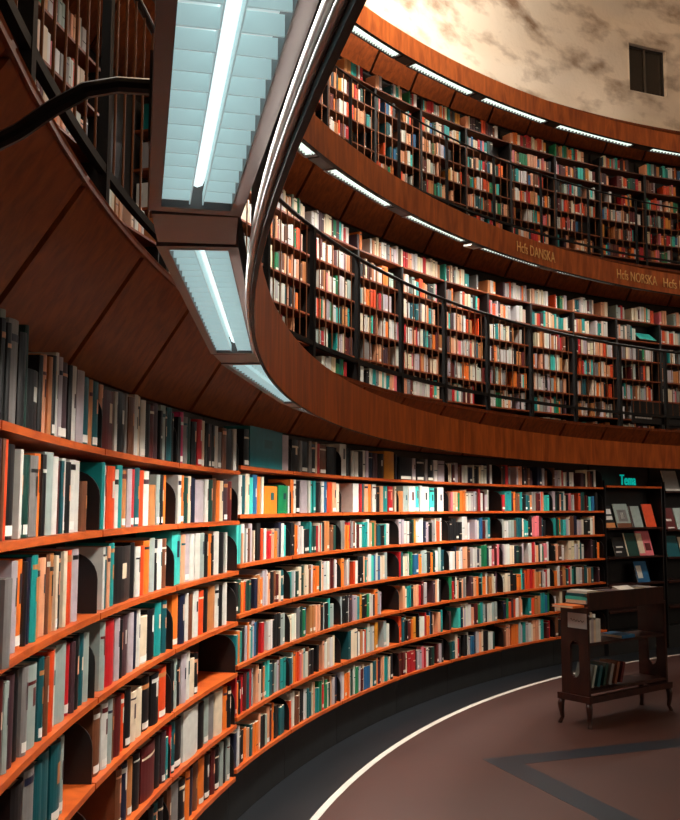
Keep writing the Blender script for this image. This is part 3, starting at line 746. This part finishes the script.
TZ2 = [ZC+.205, ZC-.335, ZC-.72, ZC-1.05, ZC-1.4]
display_case(116.4, 121.7, TZ2, 'black display case at the far edge, past the teal sign', False)
def face_out(name, a, z, w, h, colour, label, extra=None, Rf=RG+.03, lean=.28, cat='magazine'):
    """a thin volume leaning back, front cover towards the hall"""
    root = bpy.data.objects.new(name, None); COL.objects.link(root)
    root.location = P(Rf, a, z); root.rotation_euler = (0, 0, rad(a)-PI/2); tag(root, label, cat)
    def tilt(o): o.rotation_euler = (-lean, 0, 0); return o
    mb = MB(); t = .012
    mb.abox(-w/2, w/2, 0, .0015, .002, h); mb.abox(-w/2, w/2, t-.0015, t, .002, h); mb.abox(w/2-.0015, w/2, .0015, t-.0015, .002, h); tilt(mb.build('cover', BM[colour], root))
    mb = MB(); mb.abox(-w/2+.002, w/2-.003, .002, t-.002, .004, h-.003); tilt(mb.build('page_block', M['paper'], root))
    for nm, (x0, x1, z0, z1), c_ in (extra or []):
        mb = MB(); mb.abox(x0*w, x1*w, -.0008, -.0002, z0*h, z1*h); tilt(mb.build(nm, c_ if not isinstance(c_, str) else BM[c_], root))
    return root
zt = TZ[1]+.014
face_out('magazine', 127.3, zt, .22, .30, 'black', 'black magazine with white lines and an orange foot on the upper display shelf', [('title_block', (-.4,.4,.62,.86), 'white'), ('title_block', (-.4,.4,.36,.54), 'white'), ('cover_foot', (-.5,.5,0,.22), 'tan')])
face_out('magazine', 125.75, zt, .30, .33, 'sage', 'grey magazine with a round figure on the upper display shelf', [('cover_picture', (-.32,.32,.25,.75), 'grey'), ('cover_picture_core', (-.12,.12,.36,.64), 'white'), ('cover_foot', (-.5,.5,0,.18), 'brown')])
face_out('magazine', 124.35, zt, .22, .30, 'sage', 'pale sage magazine on the upper display shelf, beside the vermilion one', [('cover_edge', (-.5,-.36,0,1), 'plum')])
face_out('magazine', 122.95, zt, .21, .33, 'redorange', 'bright vermilion magazine on the upper display shelf')
zt = TZ[2]+.014
face_out('magazine', 126.2, zt, .24, .27, 'black', 'black magazine with white lettering on the lower display shelf', [('title_block', (-.4,.1,.2,.28), 'white'), ('title_block', (-.3,.3,.45,.53), 'white')])
face_out('magazine', 124.9, zt, .25, .32, 'darkgreen', 'dark green magazine with a pale edge on the lower display shelf', [('cover_edge', (-.5,-.42,0,1), 'cream')])
face_out('magazine', 123.5, zt, .29, .35, 'pink', 'rose and cream magazine on the lower display shelf', [('cover_picture', (-.5,-.1,.1,.9), 'cream'), ('cover_picture_core', (.0,.4,.2,.5), 'darkred')])
zt = TZ2[1]+.014
face_out('magazine', 120.9, zt, .22, .31, 'darkred', 'dark magazine with white specks on the display case at the far edge', [('title_block', (-.3,.2,.38,.48), 'white'), ('title_block', (-.3,.3,.04,.1), 'white')])
face_out('magazine', 119.6, zt, .26, .31, 'sage', 'sage grey magazine on the display case at the far edge')
face_out('magazine', 120.6, TZ2[0]+.014, .3, .3, 'grey', 'large grey volume leaning on the top shelf at the far edge', [('cover_edge', (-.5,.5,0,.1), 'white')])
face_out('magazine', 120.7, TZ2[2]+.014, .26, .3, 'darkteal', 'dark teal magazine on the lower shelf at the far edge')
face_out('magazine', 119.3, TZ2[2]+.014, .24, .28, 'cream', 'cream magazine on the lower shelf at the far edge')
face_out('magazine', 123.9, TZ[3]+.014, .26, .29, 'blue', 'blue and white magazine on the lowest display shelf in view', [('cover_picture', (-.4,.0,.2,.8), 'white')])
# the lit word
cu = bpy.data.curves.new('tema', 'FONT'); cu.body = 'Tema'; cu.size = .2; cu.extrude = .008; cu.align_x = 'CENTER'; cu.offset = .002; cu.space_character = 1.12
o = bpy.data.objects.new('tema', cu); COL.objects.link(o); bpy.context.view_layer.update()
me = bpy.data.meshes.new_from_object(o.evaluated_get(bpy.context.evaluated_depsgraph_get())); bpy.data.objects.remove(o)
w_ = max(v.co.x for v in me.vertices)-min(v.co.x for v in me.vertices)
for v in me.vertices: v.co.x *= .33/w_
me.materials.clear(); me.materials.append(M['teal_sign'])
o = bpy.data.objects.new('tema_sign', me); COL.objects.link(o)
a = 125.15; er = P(1, a); et = P(1, a-90)
o.matrix_world = Matrix(((et.x,0,-er.x,P(RG+.06,a).x),(et.y,0,-er.y,P(RG+.06,a).y),(0,1,0,TZ[0]+.03),(0,0,0,1)))
o.name = 'display_sign'; tag(o, 'glowing teal letters reading Tema above the display', 'sign')
# an open teal book on the far end of the first gallery
face_out('magazine', 117.7, Z1[1]+.05, .34, .2, 'aqua', 'teal volume lying tilted on a first gallery shelf at the far end', None, Rf=R1+.0, lean=.9)

# ------------------------------------------------------------------ book trolley
U = Vector((.79,.613,0)).normalized(); V = Vector((.613,-.79,0)).normalized()
A_ = Vector((-8.60,5.37,0)); LN, WD = 1.22, .30
root = empty('book_trolley', A_+U*LN/2+V*WD/2); root.rotation_euler = (0,0,math.atan2(U.y, U.x)); tag(root, 'dark wooden book trolley on curved legs with a white card on its end', 'trolley')
# local space: x along the trolley, y across (negative towards the camera)
x0, x1, y0, y1 = -LN/2, LN/2, -WD/2, WD/2
def part(nm, m_, material, smooth=False): return m_.build(nm, material, root, smooth)
for sx in (x0, x1):
    mb = MB(); s = 1 if sx < 0 else -1; xx0, xx1 = (sx, sx+.03) if s > 0 else (sx-.03, sx)
    # end board with an oval opening low down
    for (ya, yb, za, zb) in ((y0,-.05,.27,1.045),(.05,y1,.27,1.045),(-.05,.05,.27,.42),(-.05,.05,.74,1.045)): mb.abox(xx0, xx1, ya, yb, za, zb)
    for q in range(5):
        w = .05*(1-math.sqrt(max(0,1-((q+.5)/5)**2)))
        for zz0, zz1 in ((.42+.06*(1-(q+1)/5), .42+.06*(1-q/5)), (.74-.06*(1-q/5), .74-.06*(1-(q+1)/5))):
            mb.abox(xx0, xx1, -.05, -.05+w, zz0, zz1); mb.abox(xx0, xx1, .05-w, .05, zz0, zz1)
    part('end_panel', mb, M['cart'])
for z in (.30, .72): mb = MB(); mb.abox(x0+.03, x1-.03, y0+.01, y1-.01, z-.012, z+.012); part('shelf', mb, M['cart'])
mb = MB(); mb.abox(x0+.03, x1-.03, y0+.005, y1-.005, 1.055, 1.075); part('top_tray', mb, M['cart'])
for y in (y0, y1-.02): mb = MB(); mb.abox(x0+.03, x1-.03, y, y+.02, 1.02, 1.18); part('tray_side', mb, M['cart'])
mb = MB()
for (a, b, c, d) in ((x0-.03,x1+.03,y0-.03,y0+.02),(x0-.03,x1+.03,y1-.02,y1+.03),(x0-.03,x0+.02,y0+.02,y1-.02),(x1-.02,x1+.03,y0+.02,y1-.02)): mb.abox(a, b, c, d, .215, .27)
part('base_frame', mb, M['cart'])
for sx in (-1, 1):
    for sy in (-1, 1):
        mb = MB(); rings = [(.215,.028,0),(.17,.03,.008),(.11,.024,.006),(.05,.018,.0),(.012,.020,.014),(0,.021,.016)]
        for z, r, o_ in rings:
            for q in range(8):
                t = 2*PI*q/8; mb.v.append((sx*(LN/2-.0+o_)+r*math.cos(t), sy*(WD/2-.0+o_)+r*math.sin(t), z))
        for i in range(len(rings)-1):
            for q in range(8): mb.f.append((i*8+q, i*8+(q+1) % 8, (i+1)*8+(q+1) % 8, (i+1)*8+q)); mb.m.append(0)
        mb.f.append(tuple((len(rings)-1)*8+q for q in range(8))); mb.m.append(0); mb.f.append(tuple(range(8))[::-1]); mb.m.append(0)
        part('leg', mb, M['cart'], True)
RT = Matrix.Translation(root.location) @ Matrix.Rotation(root.rotation_euler.z, 4, 'Z')
# card on the end panel
mb = MB(); mb.abox(-.002, .002, -.105, .105, 0, .135)
card = mb.build('card_sign', M['card']); card.matrix_world = RT @ Matrix.Translation((x0-.003, -.04, .86)); tag(card, 'white card with a dark scrawl on the end of the trolley', 'sign')
mb = MB(); pts = [(-.003, .075-.15*i/14, .075-.012*i/14+.010*math.sin(i*1.9)) for i in range(15)]; mb.tube(pts, .0028, 5); mb.build('scrawl', M['ink'], card)
def lying(nm, x, y, z, sx, sy, sz, colour, label, rx=0, ry=0, rz=0, cat='book', grp='books on the trolley', end=False):
    o = empty(nm, (0,0,0)); o.matrix_world = RT @ Matrix.Translation((x,y,z)) @ Matrix.Rotation(rz,4,'Z') @ Matrix.Rotation(rx,4,'X') @ Matrix.Rotation(ry,4,'Y')
    tag(o, label, cat, grp)
    mb = MB(); mb.abox(-sx/2,sx/2,-sy/2,sy/2,0,.003); mb.abox(-sx/2,sx/2,-sy/2,sy/2,sz-.003,sz); mb.abox(-sx/2,sx/2,-sy/2,-sy/2+.003,.003,sz-.003) if not end else mb.abox(-sx/2,-sx/2+.003,-sy/2,sy/2,.003,sz-.003); mb.build('cover', BM[colour], o)
    mb = MB(); mb.abox(-sx/2+.004,sx/2-.004,-sy/2+.004,sy/2-.005,.003,sz-.003); mb.build('page_block', M['paper'], o)
    return o
lying('book', x0+.13, .0, 1.078, .2, .235, .03, 'white', 'white book at the bottom of the pile on the trolley corner')
lying('book', x0+.13, .0, 1.110, .2, .23, .028, 'aqua', 'aqua book in the middle of the pile on the trolley corner', rz=.06, end=True)
lying('book', x0+.13, .0, 1.140, .19, .22, .026, 'darkteal', 'dark teal book high in the pile on the trolley corner', rz=-.05, end=True)
lying('book', x0+.13, .0, 1.168, .18, .21, .022, 'white', 'white book on top of the pile on the trolley corner', rz=.1, end=True)
lying('book', x0+.345, .0, 1.078, .15, .22, .08, 'tan', 'tan book lying on the trolley beside the teal pile')
lying('book', x0+.56, .0, 1.078, .22, .22, .09, 'plum', 'dark book lying in the trolley tray, beyond the tan one')
lying('book', x0+.83, .0, 1.125, .24, .22, .03, 'white', 'pale open volume sloping on the trolley tray', rx=.35)
lying('book', x0+1.07, .0, 1.078, .18, .22, .10, 'grey', 'grey book at the far end of the trolley tray')
ob = lying('book', x0-.055, .02, 1.047, .16, .24, .022, 'orange', 'orange book jutting out from the end of the trolley'); 
def standing(x, y, z, w, d, h, colour, label, ry=0):
    o = empty('book', (0,0,0)); o.matrix_world = RT @ Matrix.Translation((x,y,z)) @ Matrix.Rotation(ry,4,'Y')
    tag(o, label, 'book', 'books on the trolley')
    mb = MB(); mb.abox(-w/2,-w/2+.003,-d/2,d/2,0,h); mb.abox(w/2-.003,w/2,-d/2,d/2,0,h); mb.abox(-w/2+.003,w/2-.003,-d/2,-d/2+.003,0,h); mb.build('cover', BM[colour], o)
    mb = MB(); mb.abox(-w/2+.003,w/2-.003,-d/2+.004,d/2-.005,.003,h-.004); mb.build('page_block', M['paper'], o)
# short row on the middle shelf, leaning row on the low shelf
xx = x0+.05
for i, (c, w, h) in enumerate((('white',.03,.2),('lilac',.035,.21),('cream',.03,.2),('white',.04,.21),('white',.03,.205))):
    standing(xx+w/2, -.03, .734, w-.002, .2, h, c, '%s book standing on the middle trolley shelf, %s from the card end' % (WORD.get(c,c), ordinal(i+1))); xx += w
lying('book', x0+.62, -.02, .734, .2, .24, .03, 'blue', 'blue book lying on the middle trolley shelf')
xx = x0+.07
for i, (c, w, h) in enumerate((('sage',.03,.2),('darkteal',.04,.19),('darkgreen',.03,.2),('grey',.04,.19),('brown',.035,.2),('darkred',.035,.19))):
    standing(xx+.02, -.02, .337, w, .2, h, c, '%s book leaning on the low trolley shelf, %s from the card end' % (WORD.get(c,c), ordinal(i+1)), ry=.32); xx += .085

# ------------------------------------------------------------------ light from above, camera, look
wd = bpy.data.worlds.new('dim hall'); bpy.context.scene.world = wd; wd.use_nodes = True
wd.node_tree.nodes['Background'].inputs[0].default_value = (1.0,.78,.6,1); wd.node_tree.nodes['Background'].inputs[1].default_value = .02
X = Vector((1,0,0)); Y = Vector((0,1,0))
area('ceiling_fill', Vector((0,0,16.8)), X, Y, 9, 9, 25, (1,.86,.7))  # added fill from above; the ceiling has no opening
for a in (300, 325, 350):     # the lit shelves across the hall
    area('opposite_glow', P(11.5, a, 7.0), Vector((0,0,1)), P(1,a+90), 3, 5, 215, (1,.84,.66)).matrix_world = Matrix.Translation(P(11.5,a,7.0)) @ P(1,a).to_track_quat('Z','Y').to_matrix().to_4x4()
for a, pw in ((152,17),(145,19),(138,16),(131,11),(124,6),(117,3)):     # added uplights above the top ring to brighten the stucco, no fittings there
    area('stucco_fill', P(13.0, a, 8.5), P(1,a), P(1,a+90), .15, 1.2, pw, (1,.88,.74), spread=170, up=True, tilt=.35)

wl = area('high_window_glow', Vector((0,0,0)), X, Y, 3, 3, 1000, (1,.87,.72), spread=30)
src = P(12, 325, 13.5); wl.matrix_world = Matrix.Translation(src) @ (P(13.7,150,12.6)-src).to_track_quat('-Z','Y').to_matrix().to_4x4()

cd = bpy.data.cameras.new('camera'); co = bpy.data.objects.new('camera', cd); COL.objects.link(co)
cd.sensor_fit = 'HORIZONTAL'; cd.sensor_width = 36; cd.lens = 934.03/680*36; cd.clip_start = .05; cd.clip_end = 200
pt = .10161; ro = .0034
R0 = Matrix.Rotation(PI/2+pt, 4, 'X') @ Matrix.Rotation(ro, 4, 'Z')
co.matrix_world = Matrix.Translation((-10.638,-3.382,ZC)) @ R0
sc = bpy.context.scene; sc.camera = co
sc.view_settings.view_transform = 'Standard'; sc.view_settings.look = 'None'; sc.view_settings.gamma = 1; sc.view_settings.exposure = 0.0
sc.view_settings.use_curve_mapping = False
sc.cycles.use_light_tree = True
sc.cycles.max_bounces = 5; sc.cycles.sample_clamp_indirect = 4
sc.cycles.use_denoising = True
